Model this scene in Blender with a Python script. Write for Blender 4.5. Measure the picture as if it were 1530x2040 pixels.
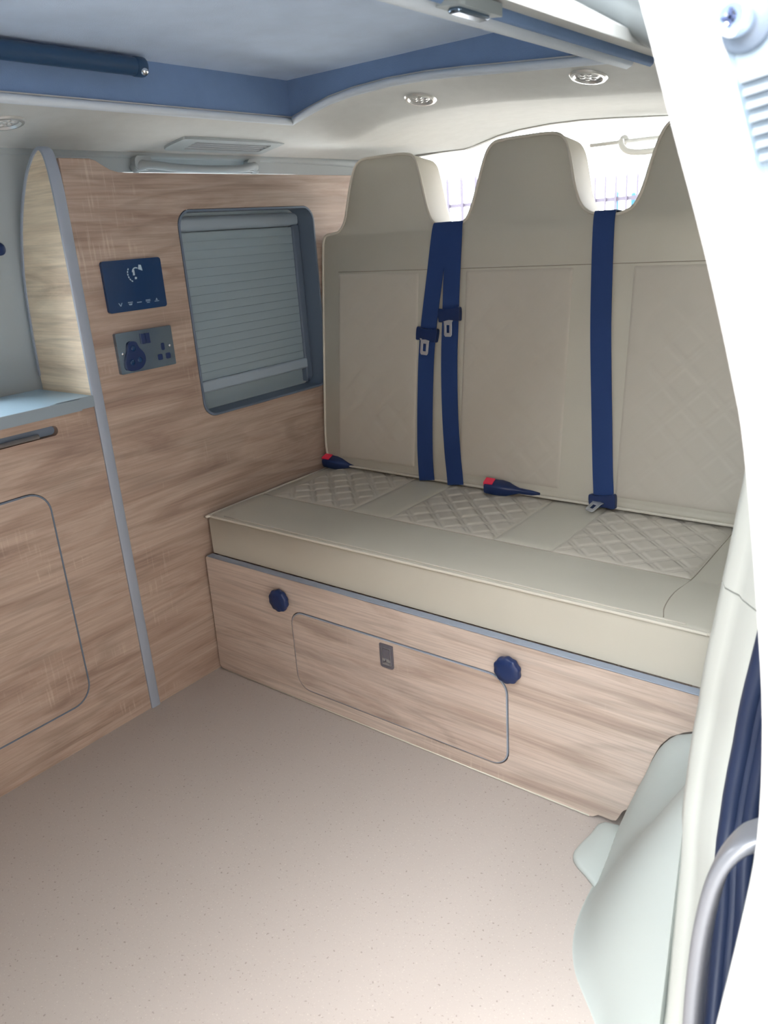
import bpy, bmesh, math, random
from mathutils import Vector, Matrix, noise
from mathutils.geometry import tessellate_polygon

for o in list(bpy.data.objects):
    bpy.data.objects.remove(o, do_unlink=True)
SC = bpy.context.scene
COL = SC.collection
random.seed(4)

# ------------------------------------------------------------------ camera
cam_d = bpy.data.cameras.new('camera')
cam = bpy.data.objects.new('camera', cam_d)
COL.objects.link(cam)
cam.location = (1.51255, -1.15014, 1.05796)
cam.rotation_euler = (1.228390, 0.065778, 0.652562)
cam_d.sensor_fit = 'HORIZONTAL'
cam_d.sensor_width = 36.0
cam_d.lens = 36.0 * 1581.005 / 1530.0
cam_d.clip_start = 0.02
cam_d.clip_end = 200
cam_d.dof.use_dof = True
cam_d.dof.focus_distance = 1.75
cam_d.dof.aperture_fstop = 9.0
SC.camera = cam

# ------------------------------------------------------------------ world, sun, exposure
W = bpy.data.worlds.new('overcast_sky')
SC.world = W
W.use_nodes = True
# evenly clouded sky: three times as bright overhead as at the horizon
wn = W.node_tree
bgn = wn.nodes['Background']
bgn.inputs[0].default_value = (0.94, 0.97, 1.0, 1)
wtc = wn.nodes.new('ShaderNodeTexCoord')
wsx = wn.nodes.new('ShaderNodeSeparateXYZ')
wmr = wn.nodes.new('ShaderNodeMapRange')
wmr.inputs['From Min'].default_value = 0.0
wmr.inputs['From Max'].default_value = 1.0
SKY = 20.0
wmr.inputs['To Min'].default_value = SKY / 3.0
wmr.inputs['To Max'].default_value = SKY
wn.links.new(wtc.outputs['Generated'], wsx.inputs[0])
wn.links.new(wsx.outputs['Z'], wmr.inputs['Value'])
wn.links.new(wmr.outputs['Result'], bgn.inputs[1])
sd = bpy.data.lights.new('sun', 'SUN')
sd.energy = 45.0
sd.angle = math.radians(3)
sd.color = (1.0, 0.95, 0.88)
sun = bpy.data.objects.new('sun', sd)
COL.objects.link(sun)
sun.location = (0, 4, 6)
# sunlight arrives from behind the van, a little from its closed side
sun.rotation_euler = Vector((0.75, -0.80, -0.85)).to_track_quat('-Z', 'Y').to_euler()
vs = SC.view_settings
vs.view_transform = 'Standard'
vs.look = 'None'
vs.gamma = 1.0
vs.use_curve_mapping = False
vs.exposure = 0.14

# ------------------------------------------------------------------ materials
def lin(c):
    def f(v):
        v /= 255.0
        return v / 12.92 if v <= 0.04045 else ((v + 0.055) / 1.055) ** 2.4
    return (f(c[0]), f(c[1]), f(c[2]), 1.0)

def mat(name, rgb, rough=0.6, metal=0.0, bump=0.0, bscale=300.0, vary=0.0, vscale=6.0, spec=0.5):
    m = bpy.data.materials.new(name)
    m.use_nodes = True
    nt = m.node_tree
    b = nt.nodes['Principled BSDF']
    b.inputs['Base Color'].default_value = lin(rgb)
    b.inputs['Roughness'].default_value = rough
    b.inputs['Metallic'].default_value = metal
    b.inputs['Specular IOR Level'].default_value = spec
    tc = nt.nodes.new('ShaderNodeTexCoord')
    if vary:
        n = nt.nodes.new('ShaderNodeTexNoise')
        n.inputs['Scale'].default_value = vscale
        n.inputs['Detail'].default_value = 4
        nt.links.new(tc.outputs['Object'], n.inputs['Vector'])
        r = nt.nodes.new('ShaderNodeValToRGB')
        c = lin(rgb)
        r.color_ramp.elements[0].position = 0.3
        r.color_ramp.elements[1].position = 0.7
        r.color_ramp.elements[0].color = (c[0]*(1-vary), c[1]*(1-vary), c[2]*(1-vary), 1)
        r.color_ramp.elements[1].color = (min(1, c[0]*(1+vary)), min(1, c[1]*(1+vary)), min(1, c[2]*(1+vary)), 1)
        nt.links.new(n.outputs['Fac'], r.inputs['Fac'])
        nt.links.new(r.outputs['Color'], b.inputs['Base Color'])
    if bump:
        n = nt.nodes.new('ShaderNodeTexNoise')
        n.inputs['Scale'].default_value = bscale
        n.inputs['Detail'].default_value = 3
        nt.links.new(tc.outputs['Object'], n.inputs['Vector'])
        bp = nt.nodes.new('ShaderNodeBump')
        bp.inputs['Strength'].default_value = bump
        bp.inputs['Distance'].default_value = 0.002
        nt.links.new(n.outputs['Fac'], bp.inputs['Height'])
        nt.links.new(bp.outputs['Normal'], b.inputs['Normal'])
    return m

def wood(name, axis, off=0.0, light=(218, 192, 168), mid=(200, 171, 147), dark=(166, 136, 116)):
    """pale rough-sawn oak; grain runs along the given axis"""
    m = bpy.data.materials.new(name)
    m.use_nodes = True
    nt = m.node_tree
    L = nt.links.new
    b = nt.nodes['Principled BSDF']
    b.inputs['Roughness'].default_value = 0.55
    tc = nt.nodes.new('ShaderNodeTexCoord')

    def mapped(sa, sc):
        mp = nt.nodes.new('ShaderNodeMapping')
        s = [sc, sc, sc]
        s[axis] = sa
        mp.inputs['Scale'].default_value = s
        mp.inputs['Location'].default_value = (off, off * 1.7, off * 0.6)
        L(tc.outputs['Object'], mp.inputs['Vector'])
        return mp

    def nz(mp, scale, detail, dist=0.0, rough=0.55):
        n = nt.nodes.new('ShaderNodeTexNoise')
        n.inputs['Scale'].default_value = scale
        n.inputs['Detail'].default_value = detail
        n.inputs['Distortion'].default_value = dist
        n.inputs['Roughness'].default_value = rough
        L(mp.outputs['Vector'], n.inputs['Vector'])
        return n

    def ramp(src, stops):
        r = nt.nodes.new('ShaderNodeValToRGB')
        els = r.color_ramp.elements
        while len(els) < len(stops):
            els.new(0.5)
        for e, (p, c) in zip(els, stops):
            e.position = p
            e.color = c
        L(src, r.inputs['Fac'])
        return r

    def mix(kind, fac, a, bb):
        x = nt.nodes.new('ShaderNodeMix')
        x.data_type = 'RGBA'
        x.blend_type = kind
        if isinstance(fac, float):
            x.inputs[0].default_value = fac
        else:
            L(fac, x.inputs[0])
        for s, v in ((6, a), (7, bb)):
            if isinstance(v, tuple):
                x.inputs[s].default_value = v
            else:
                L(v, x.inputs[s])
        return x.outputs[2]
    g = lambda v: (v, v, v, 1)
    # broad cathedral figure
    big = nz(mapped(1.0, 8.0), 1.7, 8, 1.5, 0.6)
    base = ramp(big.outputs['Fac'], [(0.28, lin(dark)), (0.44, lin(mid)), (0.56, lin(light)), (0.74, lin(mid))])
    # contour-like rings of the figure
    w = nt.nodes.new('ShaderNodeMath'); w.operation = 'MULTIPLY'; w.inputs[1].default_value = 46.0
    L(nz(mapped(0.7, 6.0), 1.2, 2, 0.5).outputs['Fac'], w.inputs[0])
    s = nt.nodes.new('ShaderNodeMath'); s.operation = 'SINE'
    L(w.outputs[0], s.inputs[0])
    rings = ramp(s.outputs[0], [(0.5, g(1.0)), (1.0, g(0.82))])
    c1 = mix('MULTIPLY', 0.75, base.outputs['Color'], rings.outputs['Color'])
    # fine fibres
    fib = ramp(nz(mapped(4.0, 210.0), 1.0, 4, 0.3, 0.7).outputs['Fac'], [(0.36, g(0.80)), (0.60, g(1.06))])
    c2 = mix('MULTIPLY', 0.8, c1, fib.outputs['Color'])
    # pale saw marks across the grain, in patches
    saw = ramp(nz(mapped(150.0, 9.0), 1.0, 2).outputs['Fac'], [(0.56, g(0)), (0.66, g(1))])
    patch = ramp(nz(mapped(4.0, 9.0), 1.0, 3).outputs['Fac'], [(0.56, g(0)), (0.68, g(0.36))])
    mm = mix('MULTIPLY', 1.0, saw.outputs['Color'], patch.outputs['Color'])
    c3 = mix('MIX', mm, c2, lin((204, 188, 172)))
    L(c3, b.inputs['Base Color'])
    bp = nt.nodes.new('ShaderNodeBump')
    bp.inputs['Strength'].default_value = 0.15
    bp.inputs['Distance'].default_value = 0.001
    L(fib.outputs['Color'], bp.inputs['Height'])
    L(bp.outputs['Normal'], b.inputs['Normal'])
    return m

def vinyl(name, rgb):
    """flooring with fine dark and pale flecks"""
    m = mat(name, rgb, 0.6, bump=0.08, bscale=500)
    nt = m.node_tree
    b = nt.nodes['Principled BSDF']
    tc = nt.nodes.new('ShaderNodeTexCoord')
    prev = None
    for sc, lo, hi, col in ((190.0, 0.66, 0.72, (0.62, 0.60, 0.58)), (330.0, 0.64, 0.70, (1.22, 1.2, 1.18))):
        n = nt.nodes.new('ShaderNodeTexNoise')
        n.inputs['Scale'].default_value = sc
        n.inputs['Detail'].default_value = 2
        nt.links.new(tc.outputs['Object'], n.inputs['Vector'])
        r = nt.nodes.new('ShaderNodeValToRGB')
        r.color_ramp.elements[0].position = lo
        r.color_ramp.elements[1].position = hi
        r.color_ramp.elements[0].color = (0, 0, 0, 1)
        r.color_ramp.elements[1].color = (1, 1, 1, 1)
        nt.links.new(n.outputs['Fac'], r.inputs['Fac'])
        x = nt.nodes.new('ShaderNodeMix')
        x.data_type = 'RGBA'
        nt.links.new(r.outputs['Color'], x.inputs[0])
        c = lin(rgb)
        if prev is None:
            x.inputs[6].default_value = c
        else:
            nt.links.new(prev, x.inputs[6])
        x.inputs[7].default_value = (c[0] * col[0], c[1] * col[1], c[2] * col[2], 1)
        prev = x.outputs[2]
    nt.links.new(prev, b.inputs['Base Color'])
    return m

def glassy(name, tint=(1, 1, 1, 1), refl=0.06):
    m = bpy.data.materials.new(name)
    m.use_nodes = True
    nt = m.node_tree
    nt.nodes.remove(nt.nodes['Principled BSDF'])
    t = nt.nodes.new('ShaderNodeBsdfTransparent')
    t.inputs[0].default_value = tint
    gl = nt.nodes.new('ShaderNodeBsdfGlossy')
    gl.inputs['Roughness'].default_value = 0.02
    fr = nt.nodes.new('ShaderNodeFresnel')
    fr.inputs[0].default_value = 1.3
    mx = nt.nodes.new('ShaderNodeMixShader')
    nt.links.new(fr.outputs[0], mx.inputs[0])
    nt.links.new(t.outputs[0], mx.inputs[1])
    nt.links.new(gl.outputs[0], mx.inputs[2])
    nt.links.new(mx.outputs[0], nt.nodes['Material Output'].inputs[0])
    return m

M = dict(
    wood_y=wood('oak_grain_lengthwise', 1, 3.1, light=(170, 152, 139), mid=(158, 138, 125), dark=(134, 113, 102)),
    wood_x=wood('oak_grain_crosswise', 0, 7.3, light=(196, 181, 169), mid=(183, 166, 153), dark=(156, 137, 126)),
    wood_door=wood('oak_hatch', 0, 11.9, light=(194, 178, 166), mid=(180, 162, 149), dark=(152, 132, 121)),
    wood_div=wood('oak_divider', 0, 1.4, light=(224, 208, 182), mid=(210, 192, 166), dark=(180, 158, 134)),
    edge=mat('grey_edging', (142, 152, 166), 0.45),
    edge_dark=mat('slate_edging', (92, 106, 124), 0.45),
    leather=mat('beige_leather', (184, 180, 167), 0.5, bump=0.12, bscale=900, vary=0.02, vscale=8, spec=0.35),
    quilt=mat('beige_quilt', (183, 177, 165), 0.5, bump=0.12, bscale=900, spec=0.35),
    piping=mat('cream_piping', (194, 189, 176), 0.45),
    seam=mat('seam_thread', (150, 142, 128), 0.8),
    floor=vinyl('speckled_vinyl', (166, 157, 150)),
    liner=mat('headlining_cloth', (184, 187, 186), 0.9, bump=0.25, bscale=600, vary=0.03, vscale=30),
    poptop=mat('raised_roof_cloth', (184, 202, 226), 0.95, bump=0.3, bscale=500, vary=0.05, vscale=14),
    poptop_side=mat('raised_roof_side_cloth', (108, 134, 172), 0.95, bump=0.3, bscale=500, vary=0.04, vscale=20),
    shaded_header=mat('header_trim_shade_grey', (112, 118, 120), 0.6, bump=0.08, bscale=700),  # shade on the upper pillar put into a darker grey
    van_trim=mat('grey_van_trim', (150, 160, 164), 0.6, bump=0.08, bscale=700),
    column_trim=mat('cream_pillar_trim', (186, 188, 181), 0.5, bump=0.06, bscale=800),
    pale_trim=mat('pale_van_trim', (170, 177, 173), 0.5, bump=0.06, bscale=800),
    navy=mat('dark_navy_plastic', (18, 40, 84), 0.4),
    webbing=mat('navy_webbing', (22, 54, 108), 0.75, bump=0.3, bscale=1200),
    screen=mat('navy_gloss_panel', (20, 52, 92), 0.12),
    marks=mat('pale_print', (120, 148, 176), 0.5),
    reflection_silver=mat('silver_reflection', (170, 195, 212), 0.35, metal=0.4),
    nickel=mat('black_nickel', (132, 152, 174), 0.16, metal=1.0),
    chrome=mat('chrome', (225, 228, 232), 0.12, metal=1.0),
    steel=mat('brushed_steel', (214, 217, 222), 0.4, metal=1.0),
    latchgrey=mat('latch_grey', (92, 90, 98), 0.4),
    red=mat('release_red', (238, 48, 84), 0.4),
    blind=mat('blind_slat', (140, 157, 166), 0.22),
    blindbar=mat('blind_bar', (150, 165, 178), 0.3),
    worktop=mat('grey_worktop', (150, 178, 196), 0.3),
    worktop_edge=mat('worktop_edging', (128, 142, 152), 0.45),
    rubber=mat('navy_rubber', (34, 46, 74), 0.45),
    paint=mat('white_paint', (240, 242, 240), 0.25),
    paint_blue=mat('pale_blue_paint', (126, 144, 160), 0.3),
    doortrim=mat('grey_door_trim', (122, 130, 138), 0.5),
    handle=mat('satin_silver', (132, 134, 140), 0.3, metal=0.35),
    bead=mat('rim_felt', (196, 206, 216), 0.9, bump=0.3, bscale=700),
    lampglass=mat('lamp_lens', (196, 200, 202), 0.15),
    lampbezel=mat('lamp_bezel', (212, 214, 214), 0.2, metal=0.6),
    tube=mat('slate_tube', (38, 66, 98), 0.3),
    body=mat('van_lining', (170, 172, 170), 0.8),
    asphalt=mat('pale_concrete', (140, 138, 134), 0.9, vary=0.06, vscale=3),
    fence=mat('grey_fence_metal', (66, 62, 76), 0.5),
    bluepost=mat('turquoise_paint', (12, 78, 104), 0.5),
    brickwork=mat('dull_brickwork', (128, 118, 112), 0.9, vary=0.12, vscale=4),
    glass=glassy('window_glass'),
)

# ------------------------------------------------------------------ builders
def root(o):
    while o.parent:
        o = o.parent
    return o

def thing(name, label, cat, loc, group=None):
    o = bpy.data.objects.new(name, None)
    o.empty_display_size = 0.05
    COL.objects.link(o)
    o.location = loc
    o['label'] = label
    o['category'] = cat
    if group:
        o['group'] = group
    return o

def tag(o, label, cat, group=None):
    o['label'] = label
    o['category'] = cat
    if group:
        o['group'] = group
    return o

def obj(name, verts, faces, material, parent=None, origin=None, smooth=False, bevel=0.0, seg=2, angle=35):
    if parent is not None:
        org = Vector(root(parent).location)
    else:
        org = Vector(origin) if origin is not None else Vector((0, 0, 0))
    me = bpy.data.meshes.new(name)
    me.from_pydata([tuple(Vector(v) - org) for v in verts], [], faces)
    me.materials.append(M[material] if isinstance(material, str) else material)
    bm = bmesh.new()
    bm.from_mesh(me)
    bmesh.ops.recalc_face_normals(bm, faces=bm.faces)
    bm.to_mesh(me)
    bm.free()
    o = bpy.data.objects.new(name, me)
    COL.objects.link(o)
    if parent is not None:
        o.parent = parent
    else:
        o.location = org
    if smooth:
        for p in me.polygons:
            p.use_smooth = True
    if bevel:
        b = o.modifiers.new('bevel', 'BEVEL')
        b.width = bevel
        b.segments = seg
        b.limit_method = 'ANGLE'
        b.angle_limit = math.radians(angle)
        if not smooth:
            for p in me.polygons:
                p.use_smooth = True
            try:
                me.set_sharp_from_angle(angle=math.radians(angle))
            except Exception:
                pass
        b.harden_normals = False
    return o

def struct(o):
    o['kind'] = 'structure'
    return o

def box(a, b):
    x0, y0, z0 = a
    x1, y1, z1 = b
    v = [(x0, y0, z0), (x1, y0, z0), (x1, y1, z0), (x0, y1, z0), (x0, y0, z1), (x1, y0, z1), (x1, y1, z1), (x0, y1, z1)]
    f = [(0, 3, 2, 1), (4, 5, 6, 7), (0, 1, 5, 4), (1, 2, 6, 5), (2, 3, 7, 6), (3, 0, 4, 7)]
    return v, f

def join(*parts):
    V, F = [], []
    for v, f in parts:
        n = len(V)
        V += list(v)
        F += [tuple(i + n for i in q) for q in f]
    return V, F

def rrect(u0, v0, u1, v1, r, n=8):
    """rounded rectangle; r is one radius or four (from u0v0 counter-clockwise)"""
    rs = r if isinstance(r, (list, tuple)) else (r,) * 4
    P = []
    for (cu, cv, a0), rr in zip(((u0, v0, 180), (u1, v0, 270), (u1, v1, 0), (u0, v1, 90)), rs):
        su = 1 if cu == u0 else -1
        sv = 1 if cv == v0 else -1
        for k in range(n + 1):
            a = math.radians(a0 + 90.0 * k / n)
            P.append((cu + su * rr + rr * math.cos(a), cv + sv * rr + rr * math.sin(a)))
    return P

def smooth_closed(P, n=4):
    out = []
    N = len(P)
    for i in range(N):
        p0, p1, p2, p3 = (Vector(P[(i + k - 1) % N]) for k in range(4))
        for k in range(n):
            t = k / n
            out.append(tuple(0.5 * ((2 * p1) + (-p0 + p2) * t + (2 * p0 - 5 * p1 + 4 * p2 - p3) * t * t + (-p0 + 3 * p1 - 3 * p2 + p3) * t ** 3)))
    return out

def smooth_open(P, n=4):
    P = [Vector(p) for p in P]
    P2 = [2 * P[0] - P[1]] + P + [2 * P[-1] - P[-2]]
    out = []
    for i in range(1, len(P2) - 2):
        p0, p1, p2, p3 = P2[i - 1:i + 3]
        for k in range(n):
            t = k / n
            out.append(0.5 * ((2 * p1) + (-p0 + p2) * t + (2 * p0 - 5 * p1 + 4 * p2 - p3) * t * t + (-p0 + 3 * p1 - 3 * p2 + p3) * t ** 3))
    out.append(P[-1])
    return out

def slab(outer, fn, w0, w1, holes=()):
    """flat plate: outline (u,v) with holes, between depths w0 and w1; fn(u,v,w) -> xyz"""
    loops = [outer] + list(holes)
    tri = tessellate_polygon([[Vector((u, v, 0)) for u, v in lp] for lp in loops])
    pts = [p for lp in loops for p in lp]
    n = len(pts)
    V = [fn(u, v, w0) for u, v in pts] + [fn(u, v, w1) for u, v in pts]
    F = [tuple(t) for t in tri] + [tuple(i + n for i in reversed(t)) for t in tri]
    k = 0
    for lp in loops:
        m = len(lp)
        for i in range(m):
            a, b = k + i, k + (i + 1) % m
            F.append((a, b, b + n, a + n))
        k += m
    return V, F

PX = lambda u, v, w: (w, u, v)      # plate in the y-z plane
PY = lambda u, v, w: (u, w, v)      # plate in the x-z plane
PZ = lambda u, v, w: (u, v, w)      # plate in the x-y plane

def tube(path, r, n=10, closed=False, cap=True, flat=1.0, up=None):
    P = [Vector(p) for p in path]
    N = len(P)
    V, F = [], []
    prev = None
    rr = r if isinstance(r, (list, tuple)) else [r] * N
    for i in range(N):
        if closed:
            t = (P[(i + 1) % N] - P[i - 1]).normalized()
        else:
            t = (P[min(i + 1, N - 1)] - P[max(i - 1, 0)]).normalized()
        if prev is None:
            a = Vector(up) if up else (Vector((0, 0, 1)) if abs(t.z) < 0.9 else Vector((0, 1, 0)))
            u = (a - t * a.dot(t)).normalized()
        else:
            u = (prev - t * prev.dot(t)).normalized()
        prev = u
        w = t.cross(u)
        for k in range(n):
            a = 2 * math.pi * k / n
            V.append(P[i] + u * (rr[i] * math.cos(a)) + w * (rr[i] * flat * math.sin(a)))
    m = N if closed else N - 1
    for i in range(m):
        j = (i + 1) % N
        for k in range(n):
            l = (k + 1) % n
            F.append((i * n + k, i * n + l, j * n + l, j * n + k))
    if cap and not closed:
        F.append(tuple(range(n)))
        F.append(tuple(range((N - 1) * n, N * n)))
    return V, F

def loft(sections, closed=True, caps=True):
    n = len(sections[0])
    V = [p for s in sections for p in s]
    F = []
    for i in range(len(sections) - 1):
        for k in range(n if closed else n - 1):
            l = (k + 1) % n
            F.append((i * n + k, i * n + l, (i + 1) * n + l, (i + 1) * n + k))
    if caps and closed:
        F.append(tuple(range(n)))
        F.append(tuple(range((len(sections) - 1) * n, len(sections) * n)))
    return V, F

def lathe(profile, c, axis, n=28, lobes=0, amp=0.0):
    """profile [(r, h)] turned about axis through c"""
    ax = Vector(axis).normalized()
    a = Vector((0, 0, 1)) if abs(ax.z) < 0.9 else Vector((1, 0, 0))
    u = (a - ax * a.dot(ax)).normalized()
    w = ax.cross(u)
    c = Vector(c)
    S = []
    for r, h in profile:
        ring = []
        for k in range(n):
            t = 2 * math.pi * k / n
            q = r * (1 + amp * math.cos(lobes * t)) if lobes else r
            ring.append(c + ax * h + u * (q * math.cos(t)) + w * (q * math.sin(t)))
        S.append(ring)
    return loft(S)

def interp(T, x):
    if x <= T[0][0]:
        return T[0][1]
    for (a, b), (c, d) in zip(T, T[1:]):
        if x <= c:
            return b + (d - b) * (x - a) / (c - a)
    return T[-1][1]

# ================================================================== the shell of the van
FY0, FY1 = -1.62, 1.2          # front and rear ends of the interior
v, f = slab([(-0.30, FY0), (1.27, FY0), (1.27, -0.40), (1.27, FY1), (-0.30, FY1)], PZ, -0.03, 0.0)
struct(obj('floor', v, f, 'floor'))

v, f = box((-40, -40, -0.52), (40, 40, -0.48))
g = struct(obj('ground', v, f, 'asphalt', origin=(0, 0, -0.48)))

# far side wall with two windows
wall_x = lambda z: -0.225 + max(0.0, z - 0.75) * 0.105
WIN_A = rrect(0.03, 0.63, 0.70, 1.2222, 0.05)
WIN_B = rrect(-0.98, 0.80, -0.345, 1.09, 0.05)
v, f = slab([(FY0, -0.03), (FY1, -0.03), (FY1, 0.75), (FY1, 1.30), (FY0, 1.30), (FY0, 0.75)],
            lambda u, q, w: (wall_x(q) + w, u, q), 0.0, -0.04, [WIN_A, WIN_B])
struct(obj('wall_left', v, f, 'van_trim'))
for nm, wn in (('window_2', WIN_A), ('window_3', WIN_B)):
    v, f = slab(wn, lambda u, q, w: (wall_x(q) + w, u, q), -0.018, -0.022)
    struct(obj(nm, v, f, 'glass'))

# rear wall (tailgate) with the rear window
# near side wall behind the pillar (with a quarter window), and ahead of the doorway
side_x = lambda z: 1.315 - max(0.0, z - 0.80) * 0.38
WIN_Q = rrect(0.42, 0.72, 1.02, 1.14, 0.06)
v, f = slab([(-0.16, 0.0), (FY1, 0.0), (FY1, 0.8), (FY1, 1.31), (-0.10, 1.31), (-0.16, 0.8)],
            lambda u, q, w: (side_x(q) + w, u, q), 0.0, 0.03, [WIN_Q])
struct(obj('wall_right', v, f, 'pale_trim'))
v, f = slab(WIN_Q, lambda u, q, w: (side_x(q) + w, u, q), 0.012, 0.016)
struct(obj('window_4', v, f, 'glass'))
v, f = slab([(FY0, -0.03), (-1.14, -0.03), (-1.14, 0.8), (-1.14, 1.31), (FY0, 1.31), (FY0, 0.8)],
            lambda u, q, w: (side_x(q) + w, u, q), 0.0, 0.03)
struct(obj('wall_right_front', v, f, 'body'))
v, f = slab([(-0.30, -0.03), (1.30, -0.03), (1.30, 0.8), (1.06, 1.36), (-0.20, 1.36), (-0.30, 0.9)], PY, FY0 - 0.03, FY0)
struct(obj('wall_front', v, f, 'body'))  # unseen bulkhead, left windowless to keep light from the front out

# ------------------------------------------------------------------ headlining with the raised-roof opening
PROF = [(-0.19, 1.258), (-0.17, 1.264), (-0.10, 1.278), (0.0, 1.297), (0.08, 1.312), (0.14, 1.327), (0.20, 1.340), (0.27, 1.348), (0.37, 1.352),
        (0.47, 1.350), (0.56, 1.344), (0.64, 1.337), (0.76, 1.327), (0.88, 1.317), (0.955, 1.309), (1.00, 1.301), (1.05, 1.284), (1.09, 1.262), (1.145, 1.228)]
def roof_z(x, y):
    z = interp(PROF, x)
    # a forward-facing slope behind the opening, then level to the tailgate
    e = 0.235 * min(max(y - 0.415, 0.0), 0.165)
    k = 1.0 if 0.0 < x < 0.92 else 0.0
    z -= e * min(1.0, max(0.0, (x + 0.10) / 0.2)) * (1.0 if x < 0.9 else max(0.2, 1 - (x - 0.9) / 0.15))
    return z
OX0, OX1, OY0, OY1 = 0.08, 0.90, -1.30, 0.39
xs = sorted(set([p[0] for p in PROF] + [OX0, OX1, 0.11, 0.17, 0.23, 0.32, 0.42, 0.515, 0.60, 0.70, 0.82, -0.135, -0.05, 0.04]))
ys = [FY0, OY0] + [-1.3 + 0.13 * k for k in range(1, 13)] + [OY1, 0.415, 0.45, 0.49, 0.53, 0.56, 0.58, 0.60, 0.66, 0.70, 0.76, 0.82, 0.88, 0.94, 1.0, 1.06, 1.12, 1.165]
ys = sorted(set(round(y, 4) for y in ys))
V, F, idx = [], [], {}
for i, X in enumerate(xs):
    for j, Y in enumerate(ys):
        idx[i, j] = len(V)
        V.append((X, Y, roof_z(X, Y)))
nb = len(V)
V += [(x, y, z + 0.012) for x, y, z in V]
cells = set()
for i in range(len(xs) - 1):
    for j in range(len(ys) - 1):
        cx, cy = (xs[i] + xs[i + 1]) / 2, (ys[j] + ys[j + 1]) / 2
        if OX0 < cx < OX1 and OY0 < cy < OY1:
            continue
        cells.add((i, j))
        q = (idx[i, j], idx[i + 1, j], idx[i + 1, j + 1], idx[i, j + 1])
        F.append(q)
        F.append(tuple(k + nb for k in reversed(q)))
def has(i, j):
    return (i, j) in cells
for (i, j) in cells:
    for (di, dj, a, b) in ((-1, 0, (0, 0), (0, 1)), (1, 0, (1, 0), (1, 1)), (0, -1, (0, 0), (1, 0)), (0, 1, (0, 1), (1, 1))):
        if not has(i + di, j + dj):
            p, q = idx[i + a[0], j + a[1]], idx[i + b[0], j + b[1]]
            F.append((p, q, q + nb, p + nb))
used = sorted(set(k for q in F for k in q))
rm = {k: n for n, k in enumerate(used)}
V = [V[k] for k in used]
F = [tuple(rm[k] for k in q) for q in F]
ceil = struct(obj('ceiling', V, F, 'liner', smooth=True))
ceil.data.set_sharp_from_angle(angle=math.radians(40))

# rear wall (tailgate) with the rear window reaching up to the headlining
WIN_R = [(-0.12, 0.72), (-0.10, 0.70), (1.0, 0.70), (1.02, 0.72)] + [(x, roof_z(x, 1.16) - 0.003) for x in (1.02, 0.95, 0.88, 0.76, 0.64, 0.56, 0.47, 0.37, 0.27, 0.20, 0.14, 0.08, 0.0, -0.12)]
v, f = slab([(-0.30, -0.03), (1.27, -0.03), (1.27, 0.9), (1.06, 1.36), (-0.20, 1.36), (-0.30, 0.9)], PY, 1.16, 1.20, [WIN_R])
struct(obj('wall_rear', v, f, 'body'))
v, f = slab(WIN_R, PY, 1.178, 1.182)
struct(obj('window_1', v, f, 'glass'))

# raised roof above the opening
TOPZ = 1.402
def rim(n=1):
    P = []
    xx = [x for x in xs if OX0 <= x <= OX1]
    for x in xx:
        P.append((x, OY1))
    return P
xx = [x for x in xs if OX0 <= x <= OX1]
# rear side of the recess, following the arched rim
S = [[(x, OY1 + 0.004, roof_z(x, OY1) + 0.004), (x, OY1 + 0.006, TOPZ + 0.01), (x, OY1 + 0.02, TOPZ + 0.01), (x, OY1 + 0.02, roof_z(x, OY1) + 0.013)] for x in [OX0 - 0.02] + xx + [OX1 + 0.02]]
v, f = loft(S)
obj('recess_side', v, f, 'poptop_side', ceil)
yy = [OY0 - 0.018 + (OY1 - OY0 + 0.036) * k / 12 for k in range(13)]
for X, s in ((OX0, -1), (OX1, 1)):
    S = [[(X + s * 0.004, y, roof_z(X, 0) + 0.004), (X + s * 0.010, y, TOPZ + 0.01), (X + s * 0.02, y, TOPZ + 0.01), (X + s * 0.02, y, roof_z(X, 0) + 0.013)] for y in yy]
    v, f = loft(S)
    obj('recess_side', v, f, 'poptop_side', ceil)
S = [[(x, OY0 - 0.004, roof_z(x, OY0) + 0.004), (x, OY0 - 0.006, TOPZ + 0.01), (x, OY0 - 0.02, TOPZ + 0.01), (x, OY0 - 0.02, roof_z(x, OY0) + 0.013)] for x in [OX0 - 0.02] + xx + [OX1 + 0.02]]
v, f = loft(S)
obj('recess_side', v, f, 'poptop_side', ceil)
# gently domed roof panel
V, F = [], []
nx, ny = 26, 40
for i in range(nx + 1):
    for j in range(ny + 1):
        x = OX0 - 0.02 + (OX1 - OX0 + 0.04) * i / nx
        y = OY0 - 0.02 + (OY1 - OY0 + 0.04) * j / ny
        a = min(1, i / 5, (nx - i) / 5)
        b_ = min(1, j / 6, (ny - j) / 6)
        V.append((x, y, TOPZ + 0.006 * (1 - (1 - a) ** 2) * (1 - (1 - b_) ** 2) + 0.001 * noise.noise((x * 7, y * 7, 0))))
for i in range(nx):
    for j in range(ny):
        k = i * (ny + 1) + j
        F.append((k, k + ny + 1, k + ny + 2, k + 1))
n0 = len(V)
v2, f2 = box((OX0 - 0.05, OY0 - 0.05, TOPZ + 0.012), (OX1 + 0.05, OY1 + 0.05, TOPZ + 0.04))
V, F = join((V, F), (v2, f2))
obj('raised_roof', V, F, 'poptop', ceil, smooth=True).data.set_sharp_from_angle(angle=math.radians(40))
# felt bead round the rim
path = [(x, OY1, roof_z(x, OY1) + 0.001) for x in xx]
v, f = tube(path, 0.0085, 8)
obj('rim_bead', v, f, 'bead', ceil, smooth=True)
for X, r in ((OX0, 0.0085), (OX1, 0.014)):
    v, f = tube([(X, min(y, OY1), roof_z(X, 0) + (0.001 if X == OX0 else -0.004)) for y in yy], r, 8)
    obj('rim_bead', v, f, 'bead', ceil, smooth=True)
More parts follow.
